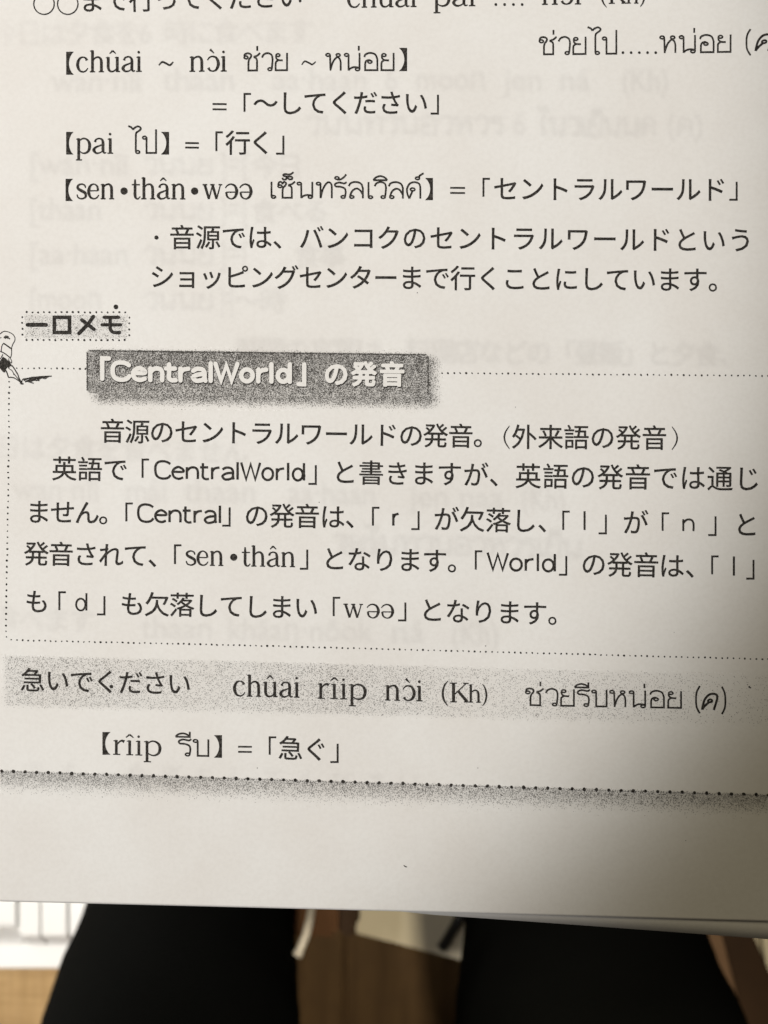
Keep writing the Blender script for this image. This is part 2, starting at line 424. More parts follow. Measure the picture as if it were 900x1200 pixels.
# --- show-through of the following page's print, rasterised here from glyph outlines
W_, H_ = 900, 1100
gsh = Sheet()
def gh_cells(t, x0, y, x1, y1, em=31, off=0.6): gsh.cells(t, x0, y, x1, y1, em, off)
def gh_latin(t, x0, y, x1, y1, cap=26): gsh.latin(t, x0, y, x1, y1, cap, 0.012)
gh_cells('今日は夕食を6時に食べます', 5, 40, 352, 37)
gh_latin('wan·nîi', 60, 108, 165, 107); gh_latin('thaan', 190, 106, 275, 106); gh_latin('aa·haan', 320, 106, 430, 106); gh_latin('6', 452, 106, 466, 106)
gh_latin('mooŋ', 488, 105, 568, 105); gh_latin('jen', 590, 106, 635, 106); gh_latin('ná', 657, 106, 692, 106); gh_latin('(Kh)', 730, 107, 783, 107)
gh_latin('6', 602, 158, 616, 158)
thai(gsh, 'วนนทานอาหาร'.replace('า', 'ว'), 360, 158, 590, 158, 22, 4); thai(gsh, 'ไนงเย็นนด'.replace('ง', 'ว'), 634, 159, 768, 160, 22, 4); thai(gsh, '(ค)', 782, 160, 824, 161, 22, 3.5)
for t, yy, t2, x2 in (('wan·nîi', 205, '今日', 300), ('thaan', 258, '食べる', 300), ('aa·haan', 310, '食事', 350), ('mooŋ', 363, '〜時', 280)):
    gh_latin('[' + t, 36, yy, 150 if len(t) > 5 else 118, yy); thai(gsh, 'วนนย', 170, yy, 250, yy, 20, 3.5)
    gh_latin(']=[', 258, yy, 292 if x2 > 290 else 275, yy); gh_cells(t2, x2 + 10, yy - 10, x2 + 10 + 30 * (len(t2) - 1), yy - 10)
gh_cells('時間の言葉は、料理店などの「昼飯」と夕食、', 292, 410, 858, 416, 30, 1.0)
gh_cells('ります。', 408, 458, 520, 462, 28, 0.5)
gh_cells('日は夕食を食べません', 10, 524, 276, 530, 30, 0.6)
gh_latin('wan·nîi', 15, 586, 115, 587); gh_latin('mâi', 148, 588, 195, 588); gh_latin('thaan', 215, 588, 300, 589); gh_latin('aa·haan', 338, 590, 440, 592); gh_latin('jen naa', 480, 594, 590, 596); gh_latin('(Kh)', 612, 597, 662, 598)
thai(gsh, 'วนไนทวนอวหวรเย็น', 392, 648, 682, 654, 22, 4)
gh_cells('食べます', 8, 724, 96, 728, 30, 0.6); gh_latin('thaan', 165, 748, 248, 749); gh_latin('khâaŋ·nôok', 268, 750, 438, 752); gh_latin('ná', 460, 753, 498, 753); gh_latin('(Kh)', 530, 755, 584, 756)
gh_cells('「出口」', 395, 640, 450, 641, 26, .5)
gh_cells('です。食事をしてください', 40, 905, 480, 918, 26, 0.1)
gv = np.array([(a, b_) for a, b_, _ in gsh.v]); img = np.zeros((H_, W_), dtype=np.float32)
for f in gsh.f:
    for i in range(1, len(f) - 1):
        t = gv[[f[0], f[i], f[i + 1]]]
        xa, ya = np.floor(t.min(0)).astype(int); xb, yb = np.ceil(t.max(0)).astype(int)
        xa = max(xa, 0); ya = max(ya, 0); xb = min(xb, W_ - 1); yb = min(yb, H_ - 1)
        if xb < xa or yb < ya: continue
        X, Y = np.meshgrid(np.arange(xa, xb + 1) + .5, np.arange(ya, yb + 1) + .5)
        (x1, y1), (x2, y2), (x3, y3) = t; d = (y2 - y3) * (x1 - x3) + (x3 - x2) * (y1 - y3)
        if abs(d) < 1e-9: continue
        a = ((y2 - y3) * (X - x3) + (x3 - x2) * (Y - y3)) / d; bb = ((y3 - y1) * (X - x3) + (x1 - x3) * (Y - y3)) / d
        ins = (a >= -.02) & (bb >= -.02) & (a + bb <= 1.02)
        sub = img[ya:yb + 1, xa:xb + 1]; sub[ins] = 1.0
def blur(im, s):
    r = int(3 * s); k = np.exp(-np.arange(-r, r + 1) ** 2 / (2 * s * s)); k /= k.sum()
    im = np.apply_along_axis(lambda m: np.convolve(m, k, 'same'), 0, im)
    return np.apply_along_axis(lambda m: np.convolve(m, k, 'same'), 1, im)
img = blur(img, 1.9)
rs = np.random.RandomState(3)
patch = blur(rs.rand(H_ // 4 + 1, W_ // 4 + 1), 9); patch = (patch - patch.min()) / (patch.max() - patch.min())
patch = np.kron(patch, np.ones((4, 4)))[:H_, :W_]
img = img * (0.35 + 0.75 * patch)

def page_mesh(name, mat, ey, x0, x1, y0, dz, step, parent, attr=None, thick=0.00011):
    nx = int((x1 - x0) / step); ny = int((1056 - y0) / step); vs = []; at_ = []
    for j in range(ny + 1):
        for i in range(nx + 1):
            px = x0 + (x1 - x0) * i / nx; py = y0 + (ey(px) - y0) * j / ny
            vs.append(at(px, py, dz))
            if attr is not None:
                a, b_ = int(px), int(py); at_.append(float(attr[b_, a]) if 0 <= a < W_ and 0 <= b_ < H_ else 0.0)
    fs = [(j * (nx + 1) + i, (j + 1) * (nx + 1) + i, (j + 1) * (nx + 1) + i + 1, j * (nx + 1) + i + 1) for j in range(ny) for i in range(nx)]
    base = len(vs); loop = []
    loop += [(ny * (nx + 1) + i) for i in range(nx + 1)]; loop += [(j * (nx + 1) + nx) for j in range(ny - 1, -1, -1)]
    loop += [i for i in range(nx - 1, -1, -1)]; loop += [j * (nx + 1) for j in range(1, ny)]
    for q in loop: x, y, z = vs[q]; vs.append((x, y, z - thick)); at_.append(0.0)
    n = len(loop)
    fs += [(loop[i], base + i, base + (i + 1) % n, loop[(i + 1) % n]) for i in range(n)]
    o = mesh(name, vs, fs, mat, None, smooth=False)
    me = o.data
    flags = [True] * (nx * ny) + [False] * n; me.polygons.foreach_set('use_smooth', flags)
    if attr is not None:
        A = me.attributes.new('showthrough', 'FLOAT', 'POINT'); A.data.foreach_set('value', at_)
    o.parent = parent; o.matrix_parent_inverse = parent.matrix_world.inverted()
    return o

page = page_mesh('page', PAPER, edge_y, -110, 1010, -160, 0.0, 2.5, book, img)
bpy.context.view_layer.update()
class PB:  # print goes under the page
    pass
def onpage(o, label=None):
    mw = o.matrix_world.copy(); o.parent = page; o.matrix_parent_inverse = page.matrix_world.inverted()
    if label: o['label'] = label
    return o
under = page_mesh('page', PAPER2, edge2_y, -106, 1006, -150, -0.00032, 14, book)
for k in range(1, 5):
    dd = -0.00032 - 0.00022 * k
    page_mesh('page', PAPER2, (lambda px, k=k: edge2_y(px) - 2.2 * k), -106, 1006 - 2 * k, -150, dd, 28, book)
# cover board underneath, set back from the page edges
COVER, N, L, b = newmat('cover_board', (0.30, 0.28, 0.26), 0.6)
n = noise_node(N, L, 300); L.new(mixcol(N, L, n.outputs[0], (0.26, 0.24, 0.22), (0.34, 0.32, 0.30)), b.inputs['Base Color'])
page_mesh('cover', COVER, lambda px: edge_y(px) - 16, -108, 1004, -152, -0.0018, 40, book, None, 0.0008)

# ---------------------------------------------------------------- halftone areas
def density_sheet(name, x0, y0, x1, y1, fn, sl, label, step=1.6, lift=0.00002):
    nx = int((x1 - x0) / step); ny = int((y1 - y0) / step); vs = []; dn = []
    for j in range(ny + 1):
        for i in range(nx + 1):
            px = x0 + (x1 - x0) * i / nx; py0 = y0 + (y1 - y0) * j / ny
            vs.append(at(px, py0 + sl * (px - x0), lift)); dn.append(max(0.0, min(1.0, fn(px, py0))))
    fs = [(j * (nx + 1) + i, (j + 1) * (nx + 1) + i, (j + 1) * (nx + 1) + i + 1, j * (nx + 1) + i + 1) for j in range(ny) for i in range(nx)]
    # keep only quads that carry ink
    fs = [f for f in fs if max(dn[q] for q in f) > 0.003]
    o = mesh(name, vs, fs, HALF)
    A = o.data.attributes.new('ink_amount', 'FLOAT', 'POINT'); A.data.foreach_set('value', dn)
    return onpage(o, label)
def sst(a, b_, x):
    t = max(0.0, min(1.0, (x - a) / (b_ - a))); return t * t * (3 - 2 * t)

def banner(px, py):      # py measured as if the banner were level with its left end (top 409.4, bottom 461)
    x0, y0, x1, y1, r = 101.5, 409.4, 502.5, 461.0, 6.0
    dx = max(x0 + r - px, px - (x1 - r), 0); dy = max(y0 + r - py, py - (y1 - r), 0)
    sd = math.hypot(dx, dy) - r
    if dx == 0 and dy == 0: sd = -min(px - x0, x1 - px, py - y0, y1 - py)
    d = 0.0
    if sd < 0:
        d = 0.60 + 0.05 * math.sin(px * 0.15) ** 10 - 0.06 * sst(430, 445, py)
        if px - x0 < 1.9 or py - y0 < 1.9: d = 1.0
        elif x1 - px < 1.2: d = 0.95
        if py > y1 - 8: d *= 1 - 0.14 * sst(y1 - 8, y1, py)
    # soft printed drop shadow down and right
    sx0, sy0, sx1, sy1 = 116, 420, 505, 463
    ddx = max(sx0 - px, px - sx1, 0); ddy = max(sy0 - py, py - sy1, 0)
    s_ = 0.54 * (1 - sst(0, 14.5, math.hypot(ddx, ddy))) * (0.62 if ddx > 0 else 1.0)
    return max(d, s_ if sd >= 0 else 0)
density_sheet('heading_banner', 98, 405, 520, 481, banner, 0.0125, 'grey halftone title bar with soft drop shadow', 1.4)

def hl(px, py):
    e = sst(4, 7, px) * sst(767, 769, py) * (1 - sst(825.5, 828, py))
    return e * (0.12 + 0.02 * math.sin(px * .02) - 0.08 * sst(430, 800, px)) * (1.15 - 0.3 * math.exp(-((py - 797) / 14.0) ** 2) * 0)
density_sheet('highlight_strip', 2, 764, 899.5, 830, hl, 0.0255, 'pale speckled halftone strip behind the phrase', 3.0)

def bb(px, py):
    return 0.29 * (1 - sst(906, 931, py)) * sst(902.0, 904.5, py) + 0.06 * (1 - sst(912, 936, py)) * sst(902, 904, py)
density_sheet('halftone_band', 0.5, 900, 899.5, 938, bb, 0.0311, 'grey halftone band fading out under the dotted rule', 2.0)

density_sheet('halftone_patch', 28, 368, 150, 398, lambda x, y: 0.15 * sst(28, 31, x) * (1 - sst(147, 150, x)) * sst(368, 370, y) * (1 - sst(395, 397, y)), 0.003, 'speckled patch behind the memo title', 2.0)

# ---------------------------------------------------------------- print: lines above the box
def line(fn, name='printed_line', label=None, mat=INK, lift=0.00004):
    sh = Sheet(); fn(sh); return onpage(sh.build(name, mat, None, lift), label)

def l0(s):
    for cx in (51.5, 79.3):
        s.stroke([(cx + 12 * math.cos(a), 4.5 + 12.3 * math.sin(a), 1.5) for a in [2 * math.pi * i / 28 for i in range(28)]], closed=True)
    s.cells('まで行ってください', 107.5, 1.2, 340, -4.0)
    serif(s, 'chûai', 407, 9, 488, 8); serif(s, 'pai', 508, 7.5, 557, 7)
    for i in range(4): s.disc(581 + 10.3 * i, 5.2, 1.7)
    serif(s, 'nòi', 635, 5.5, 681, 5); serif(s, '(K', 704, 4.5, 735, 4, 16); serif(s, 'h)', 734, 4, 756, 4, 15)
line(l0)
def l0b(s):
    thai(s, 'ช่วย', 632, 64.5, 688, 64); thai(s, 'ไป', 695, 64, 724, 63.5)
    for i in range(5): s.disc(730 + 9.6 * i, 61.6, 1.65)
    thai(s, 'หน่อย', 774, 62.5, 858, 61.5); thai(s, '(', 873, 60, 880, 60, 21); thai(s, 'ค', 884, 60, 902, 60, 20, 2.6, .22)
line(l0b)
def l1(s):
    lopen(s, 77.5, 86.5, 60.5, 87.5); serif(s, 'chûai', 89.5, 84.8, 166, 84); s.stroke(smooth([(186, 76.5, 1.4), (190, 72.6, 2.2), (195, 74.4, 2.4), (199, 76.2, 2.2), (203, 72.4, 1.4)]))
    serif(s, 'nòi', 222, 84, 265.5, 83.6)
    thai(s, 'ช่วย', 286, 83.4, 338, 83); s.stroke(smooth([(353.5, 76, 1.2), (357, 71.8, 1.9), (362, 73.6, 2.1), (366, 75.4, 1.9), (370, 72, 1.2)])); thai(s, 'หน่อย', 382.5, 83, 463, 83)
    lclose(s, 467.5, 477, 56, 83.2)
line(l1)
def l2(s):
    equals(s, 249, 265.5, 121.8, 128); kopen(s, 285.5, 110, 131); s.cells('〜してください', 311, 121.2, 487, 120.8); kclose(s, 513.2, 111, 133)
line(l2)
def l3(s):
    lopen(s, 77.5, 86, 154.5, 181); serif(s, 'pai', 89, 180, 132.5, 180); thai(s, 'ไป', 156.5, 180, 184.5, 180); lclose(s, 188.5, 198, 154.5, 181)
    equals(s, 217, 233, 167.5, 172.8); kopen(s, 252.5, 155, 177); s.cells('行く', 278.5, 167.5, 306, 167.6); kclose(s, 332, 159, 180)
line(l3)
def l4(s):
    lopen(s, 76.8, 85.5, 209.5, 235.5); serif(s, 'sen', 89.5, 233.4, 134, 233.4); s.disc(145.3, 223.8, 4.3, 18); serif(s, 'thân', 154, 233.4, 217.5, 233.5); s.disc(228, 223.8, 4.3, 18)
    serif(s, 'w', 238.5, 233.5, 260, 233.5); serif(s, 'əə', 263, 233.5, 295, 233.5)
    thai(s, 'เซ็นทรัลเวิลด์', 316, 232.4, 494, 233, 19.8); lclose(s, 498, 507.3, 208.5, 234.5)
    equals(s, 527.5, 545, 220, 226); kopen(s, 565.5, 209.5, 230.5); s.cells('セントラルワールド', 593, 221.8, 837, 222.4, 29.6); kclose(s, 863.3, 213, 234)
line(l4)
def l5(s):
    s.disc(183.3, 278.3, 2.5, 14); s.cells('音源では、バンコクの', 213.3, 278.5, 486, 279.2, 29); s.cells('セントラルワールドという', 518, 279.4, 868, 281.8, 29.6)
line(l5)
def l6(s):
    s.cells('ショッピングセンター', 190, 324.8, 452, 326, 29); s.cells('まで行くことにしています。', 482, 326, 845, 328.6, 29.4)
line(l6)

# memo title
def rb(s, pts, w): s.stroke(pts, cap=True)
def memo(s):
    w = 4.7
    rb(s, [(32.5, 380.6, w), (53.8, 380.6, w)], w)
    s.stroke([(63.6, 371.8, 4.2), (81.4, 371.8, 4.2), (81.4, 389.6, 4.2), (63.6, 389.6, 4.2)], closed=True)
    rb(s, [(109.3, 371, 4.4), (103, 380, 4.4), (92.5, 390.6, 4.4)], w); rb(s, [(96, 375, 4.4), (110, 385.8, 4.4)], w)
    rb(s, [(122, 371.8, 3.9), (138.8, 371.8, 3.9)], w); rb(s, [(119.6, 380.6, 3.9), (141, 380.6, 3.9)], w)
    rb(s, smooth([(129, 372, 4), (129, 380, 4), (129.4, 386, 4), (133, 389.4, 4), (140, 389.6, 4)]), w)
    s.disc(135.8, 359.6, 2.8, 16)
line(memo, 'memo_title', 'bold rounded memo title with a dot above its last character')
def dots(s, x0, y0, x1, y1, pitch, r, jit=0.25):
    n = max(1, round(math.hypot(x1 - x0, y1 - y0) / pitch))
    for i in range(n + 1):
        t = i / n; q = r * random.uniform(1 - jit, 1 + jit)
        s.disc(x0 + (x1 - x0) * t + random.uniform(-.3, .3), y0 + (y1 - y0) * t + random.uniform(-.3, .3), q, 8, q * random.uniform(.7, 1), random.uniform(0, 3))
def mbox(s):
    dots(s, 31, 365.8, 146.5, 366, 6.75, 1.3, .12); dots(s, 31, 398.2, 146, 398.6, 6.75, 1.3, .12)
    dots(s, 26, 371.5, 26, 392, 6.8, 1.3, .12); dots(s, 151.8, 372, 151.2, 393, 6.9, 1.3, .12)
line(mbox, 'dotted_border', 'small dotted frame round the memo title')
def bbox(s):
    dots(s, 19.5, 431.3, 100, 432, 6.7, 1.15); dots(s, 518, 437.2, 900, 440.3, 7.1, 1.15)
    dots(s, 10.8, 447, 9.6, 560, 6.8, 1.15); dots(s, 9.6, 567, 6.8, 740, 6.8, 1.15); dots(s, 7.6, 746.5, 13, 749.6, 5.6, 1.1)
    dots(s, 20, 750.2, 300, 756.6, 6.5, 1.15); dots(s, 306.6, 756.8, 900, 772.4, 6.75, 1.15)
line(bbox, 'dotted_border', 'long dotted frame round the pronunciation note')

def pen(s):
    k = 11.25
    def q(pts, w, sm=True):
        p = [(x / k, 380 + y / k, w) for x, y in pts]; s.stroke(smooth(p, 5) if sm else p)
    q([(0, 130), (25, 105), (65, 92), (120, 105), (165, 130), (196, 175), (192, 220), (165, 270), (152, 320), (152, 370), (145, 420), (135, 445)], 1.0)
    q([(0, 180), (18, 175)], 1.0); q([(15, 370), (20, 300), (45, 248)], 1.0)
    q([(45, 250), (90, 280), (148, 322)], 1.7); q([(0, 355), (50, 378), (95, 410), (135, 445)], 1.3)
    q([(50, 180), (75, 155), (115, 165)], 1.3); q([(60, 185), (95, 172), (130, 195)], 1.5); q([(80, 165), (100, 190)], .9)
    q([(0, 460), (20, 430), (38, 395)], 1.0); q([(115, 450), (118, 480), (150, 510), (152, 480), (135, 450)], 0.9)
    s.poly([(x / k, 380 + y / k) for x, y in ((-8, 500), (0, 480), (40, 428), (75, 448), (120, 490), (160, 545), (165, 560), (135, 552), (100, 565), (75, 600), (65, 635), (45, 635), (-8, 575))])
    q([(160, 545), (200, 605), (238, 668)], 1.4); q([(75, 605), (95, 650), (108, 692)], 1.4); q([(108, 700), (170, 702), (225, 730), (285, 772)], 1.3)
    q([(130, 560), (110, 575), (150, 605)], .9); q([(150, 600), (185, 655), (240, 720), (290, 765)], 1.0)
    s.disc(185 / k, 380 + 660 / k, 1.0, 8)
    q([(236, 668), (255, 720), (290, 770)], 1.3); q([(265, 765), (280, 785), (310, 782)], 1.6)
    q([(285, 765), (300, 725), (340, 715)], 1.0)
    q([(300, 722), (400, 708), (520, 690), (680, 684)], 1.4, False); q([(310, 740), (420, 700), (560, 700), (640, 690)], 1.5)
    q([(330, 760), (380, 735), (440, 712), (530, 720)], 1.6); q([(380, 750), (445, 722), (520, 700)], 1.8); q([(400, 755), (450, 735), (520, 740)], 1.6)
    q([(340, 745), (400, 765), (445, 778)], 1.3); q([(560, 705), (590, 720), (630, 695)], .9); q([(470, 745), (530, 715), (600, 700)], 1.2)
line(pen, 'pen_drawing', 'small line drawing of a fountain pen scribbling')

# heading lettering (unprinted paper showing through the bar) with a printed edge under it
CW = [  # (kind, pts) in units: x-height 100, cap 140 ; x given in photo pixels directly
]
def head_shapes():
    y = lambda px, v: 446.2 + 0.0125 * (px - 130) - v * 0.165
    out = []
    def s_(pts): out.append([(p[0], y(p[0], p[1])) for p in smooth([(a, b_, 1) for a, b_ in pts], 6)])
    def p_(pts): out.append([(a, y(a, b_)) for a, b_ in pts])
    p_([(128, 158), (120.5, 158), (120.5, 14)])
    s_([(151, 112), (147, 126), (141.5, 131), (136, 124), (132.8, 98), (132.8, 48), (136, 18), (142, 8), (148, 14), (151.5, 34)])
    s_([(157.5, 58), (168.5, 58), (168.5, 76), (163, 92), (157.5, 76), (155.8, 50), (158, 20), (163.5, 8), (169, 18)])
    p_([(175.5, 92), (175.5, 8)]); s_([(175.5, 64), (180, 88), (186, 88), (189, 64), (189, 8)])
    s_([(197, 122), (197, 60), (197, 24), (200, 9), (204.5, 10)]); p_([(193.5, 92), (203.5, 92)])
    p_([(210, 92), (210, 8)]); s_([(210, 60), (213, 84), (219, 92)])
    s_([(224.5, 78), (229, 92), (235, 88), (237.5, 66), (237.5, 30), (238.5, 8)]); s_([(237, 56), (229, 50), (224.5, 30), (228, 8), (235, 14), (237.5, 30)])
    p_([(244.5, 132), (244.5, 8)])
    p_([(250, 130), (256.5, 10), (262.5, 120), (268.5, 10), (275, 130)])
    out.append([(286 + 6.6 * math.cos(a), y(286, 50) + 7 * math.sin(a)) for a in [2 * math.pi * i / 18 for i in range(19)]])
    p_([(299, 92), (299, 8)]); s_([(299, 60), (302, 84), (308, 92)])
    p_([(314, 132), (314, 8)])
    out.append([(327.5 + 6.2 * math.cos(a), y(327, 50) + 7 * math.sin(a)) for a in [2 * math.pi * i / 18 for i in range(19)]]); p_([(335, 132), (335, 8)])
    p_([(351.5, 132), (351.5, -8), (345, -8)])
    return out
HS = head_shapes()
# stretch: shapes were drawn on 120..352, the photo has them on 119.8..357
def hx(x): return 119.8 + (x - 120.5) * (356.5 - 119.8) / (351.5 - 120.5)
def rule(s, w, dx, dy):
    for sh_ in HS: s.stroke([(hx(x) + dx, y + dy, w) for x, y in sh_], cap=True)
def head_kanji(s, off, dx, dy):
    for i in range(14):
        a = 2 * math.pi * i / 14; ox, oy = dx + off * math.cos(a), dy + off * math.sin(a)
        s.glyph('の', 394 + ox, 438.6 + oy, 28.5, .012); s.glyph('発', 426.5 + ox, 438.8 + oy, 28.5, .012); s.glyph('音', 459.5 + ox, 439 + oy, 28.5, .012)
def hsh(s): rule(s, 6.0, .6, .9); head_kanji(s, 1.5, .7, 1.0)
line(hsh, 'lettering_shadow', None, INK, 0.00003)
def hlt(s): rule(s, 5.2, 0, 0); head_kanji(s, 1.15, 0, 0)
line(hlt, 'heading_lettering', 'white rounded bold heading letters on the grey bar', LETTER, 0.00005)

GR = {'Central': range(1, 12), 'World': range(12, 19), 'CentralWorld': range(1, 19), 'r': (7, 8), 'n': (3, 4), 'd': (17, 18)}
def sans(s, txt, x0, y0, x1, y1, w=2.8, k=1.0):
    sh_ = []
    for grp in ((1,), (2,), (3, 4), (5, 6), (7, 8), (9, 10), (11,), (12,), (13,), (14, 15), (16,), (17, 18)):
        if grp[0] not in GR[txt]: continue
        xs = [p[0] for i in grp for p in HS[i]]; c_ = (min(xs) + max(xs)) / 2; f_ = 1.11 if grp[0] != 12 else 1.04
        sh_ += [[(c_ + (x - c_) * f_, y) for x, y in HS[i]] for i in grp]
    mn = min(p[0] for q in sh_ for p in q); mx = max(p[0] for q in sh_ for p in q)
    x0 += w / 2; x1 -= w / 2; sl = (y1 - y0) / (x1 - x0)
    for q in sh_:
        out = []
        for x, y in q:
            X = x0 + (x - mn) * (x1 - x0) / (mx - mn); v = y - (446.2 + 0.0125 * (x - 130)) + 1.2      # drawn base lies 8 units up
            out.append((X, y0 + sl * (X - x0) + v * k - 1.0, w))
        s.stroke(out)
# ---------------------------------------------------------------- the note inside the box
def b1(s):
    s.cells('音源のセントラルワールドの発音。', 131.5, 505.6, 569, 511.6, 28.8)
    s.stroke(smooth([(597, 499, 1), (592.5, 506, 1.7), (591, 512.5, 1.9), (592.5, 519, 1.7), (597, 526, 1)]))
    s.cells('外来語の発音', 614.5, 512.4, 767, 513.6, 29.2)
    s.stroke(smooth([(787.5, 500, 1), (792, 507, 1.7), (793.5, 513.5, 1.9), (792, 520, 1.7), (787.5, 527, 1)]))
line(b1)
def b2(s):
    s.cells('英語で', 75.5, 549.8, 135.5, 550.6, 28.8); kopen(s, 166, 538.5, 560); sans(s, 'CentralWorld', 180.5, 561.8, 357.5, 564.2)
    s.disc(355.5, 557.5, 2.5, 12); kclose(s, 370, 545, 567)
    s.cells('と書きますが、', 404, 554.2, 588, 557.2, 29.2); s.cells('英語の発音では通じ', 619, 558.2, 876, 561.5, 30)
line(b2)
def b3(s):
    s.cells('ません。', 45, 600.4, 130, 601.8, 28.8); kopen(s, 147, 590, 611); sans(s, 'Central', 160.5, 612.4, 259, 614); kclose(s, 269, 594.5, 616)
    s.cells('の発音は、', 301, 604.6, 419, 606.4, 29); kopen(s, 436, 595, 616); sans(s, 'r', 459.5, 617, 468.5, 617); kclose(s, 490.5, 599, 620)
    s.cells('が欠落し、', 523, 608.6, 645, 611.2, 29.4); kopen(s, 659, 599.5, 621); s.stroke([(685, 599, 2.5), (685, 621, 2.5)]); kclose(s, 710, 603, 625)
    s.cells('が', 745, 612.6, 745, 612.6, 29.6); kopen(s, 775.5, 601.5, 622); sans(s, 'n', 799.5, 623.4, 814, 623.6, 2.4); kclose(s, 838.5, 605, 627); s.cells('と', 874.5, 615.5, 874.5, 615.5, 29.6)
line(b3)
def b4(s):
    s.cells('発音されて、', 42.5, 649.2, 188, 652, 28.8); kopen(s, 204, 639, 661); serif(s, 'sen', 217.5, 662.6, 262, 663.2, 17.6); s.disc(273.8, 653, 4.2, 18)
    serif(s, 'thân', 283, 663.6, 346, 664.6, 17.6); kclose(s, 360, 644, 666.5)
    s.cells('となります。', 391.5, 655.4, 539, 658, 29); kopen(s, 556.5, 646, 667.5); sans(s, 'World', 570, 668.8, 651.5, 670.8); kclose(s, 663.6, 651.5, 673.5)
    s.cells('の発音は、', 696, 661.4, 818, 664, 29.6); kopen(s, 833.5, 652, 673); s.stroke([(860, 652, 2.5), (860, 674.5, 2.5)]); kclose(s, 883, 656, 678)
line(b4)
def b5(s):
    s.cells('も', 43.5, 705.6, 43.5, 705.6, 28.4); kopen(s, 68.5, 694, 715); sans(s, 'd', 88, 716.4, 102.3, 716.6, 2.2); kclose(s, 122.3, 698.5, 720)
    s.cells('も欠落してしまい', 155, 708.4, 358.5, 712.6, 28.8); kopen(s, 390, 700.5, 722); serif(s, 'w', 403.5, 724, 425, 724.3, 17); serif(s, 'əə', 429, 724.5, 461, 725, 17); kclose(s, 475, 706, 727)
    s.cells('となります。', 506, 715.8, 657, 719.8, 29.2)
line(b5)
def h1(s):
    s.cells('急いでください', 38.5, 797.6, 210, 801.6, 28.4); s.disc(130.4, 804.6, 2.2, 10)
    serif(s, 'chûai', 273.3, 815.8, 351, 817.6); serif(s, 'rîip', 372, 818.6, 430, 820.2); serif(s, 'nòi', 451, 820.8, 495, 821.8)
    serif(s, '(K', 517.5, 822.6, 551, 823.2, 17); serif(s, 'h)', 549, 823.2, 571, 823.6, 15)
    thai(s, 'ช่วยรีบหน่อย', 616, 827, 800, 830.4, 20.6); thai(s, '(', 814, 831, 820.5, 831, 22); thai(s, 'ค', 821.5, 832, 838, 832.5, 19.5, 2.7, .22); thai(s, ')', 845.5, 832, 851.5, 832, 22)
line(h1)
def h2(s):
    lopen(s, 120, 129.5, 857.8, 884.5); serif(s, 'rîip', 132.5, 884.4, 189.5, 886, 17.6); thai(s, 'รีบ', 209.5, 886, 246, 886.8, 20.6); lclose(s, 250.5, 260, 861.5, 888)
    equals(s, 279, 295, 875, 881); kopen(s, 315, 864, 884.5); s.cells('急ぐ', 340.5, 877.6, 369.8, 878.6, 28.6); kclose(s, 395.6, 871.5, 893)
line(h2)
def rl(s):
    x = 2.0; p = 13.6
    while x < 901:
        s.disc(x, 903.6 + 0.0311 * x + random.uniform(-.2, .2), 2.25 * random.uniform(.85, 1.1), 10, 2.1 * random.uniform(.85, 1), random.uniform(0, 3)); x += p + 0.9 * x / 900
    for i in range(300):
        xx = 1 + i * 3.0; s.disc(xx, 904.2 + 0.0311 * xx, .5, 5)
line(rl, 'dotted_rule', 'rule of round dots across the page')
def specks(s):
    s.stroke([(473, 1014, .8), (475, 1015.6, 1.3), (477, 1016, .8)])
    for x, y, r in ((878, 805, 1.2), (879.5, 806, .8), (569, 757, .7), (374, 588.6, .6), (301.5, 900, .6), (803.6, 985, .5), (604, 477, .5), (489, 343, .6), (213, 480, .5), (371, 568, .5), (560, 900, .5), (790, 741, .4), (120, 934, .5)):
        s.disc(x, y, r, 6)
line(specks, 'ink_specks', 'stray specks of toner')
for o in bpy.data.objects:
    if o.name.startswith(('ink_specks', 'dotted_')): o['kind'] = 'stuff'

# ================================================================ BEHIND THE BOOK
FLOORZ = -1.05
FL, N, L, b = newmat('brown_floorboards', (0.10, 0.055, 0.025), 0.55, 0.12)
n = noise_node(N, L, 3.0, 6, vec_scale=(14, 1.2, 1)); n2 = noise_node(N, L, 40, 3)
c = mixcol(N, L, ramp(N, L, n.outputs[0], 0.3, 0.7), (0.055, 0.030, 0.011), (0.10, 0.058, 0.024))
c = mixcol(N, L, ramp(N, L, n2.outputs[0], 0.4, 0.6, 0, 0.2), c, (0.05, 0.028, 0.013)); L.new(c, b.inputs['Base Color'])
fl = mesh('floor', [(-3, -3, FLOORZ - .012), (3, -3, FLOORZ - .012), (3, 3, FLOORZ - .012), (-3, 3, FLOORZ - .012)], [(0, 1, 2, 3)], FL); fl['kind'] = 'structure'
bm = bmesh.new(); bmesh.ops.create_cube(bm, size=1); bmesh.ops.scale(bm, vec=(0.146, 1.8, 0.012), verts=bm.verts)
bmesh.ops.bevel(bm, geom=bm.edges[:], offset=0.0012, segments=1, affect='EDGES')
pm = bpy.data.meshes.new('floorboard'); bm.to_mesh(pm); bm.free(); pm.materials.append(FL)
for i in range(-6, 8):
    o = bpy.data.objects.new('floorboard', pm); C.objects.link(o); o.location = (i * 0.15 + .03, -0.35 + .05 * (i % 3), FLOORZ - .006 + .0004 * (i % 2)); o.parent = fl

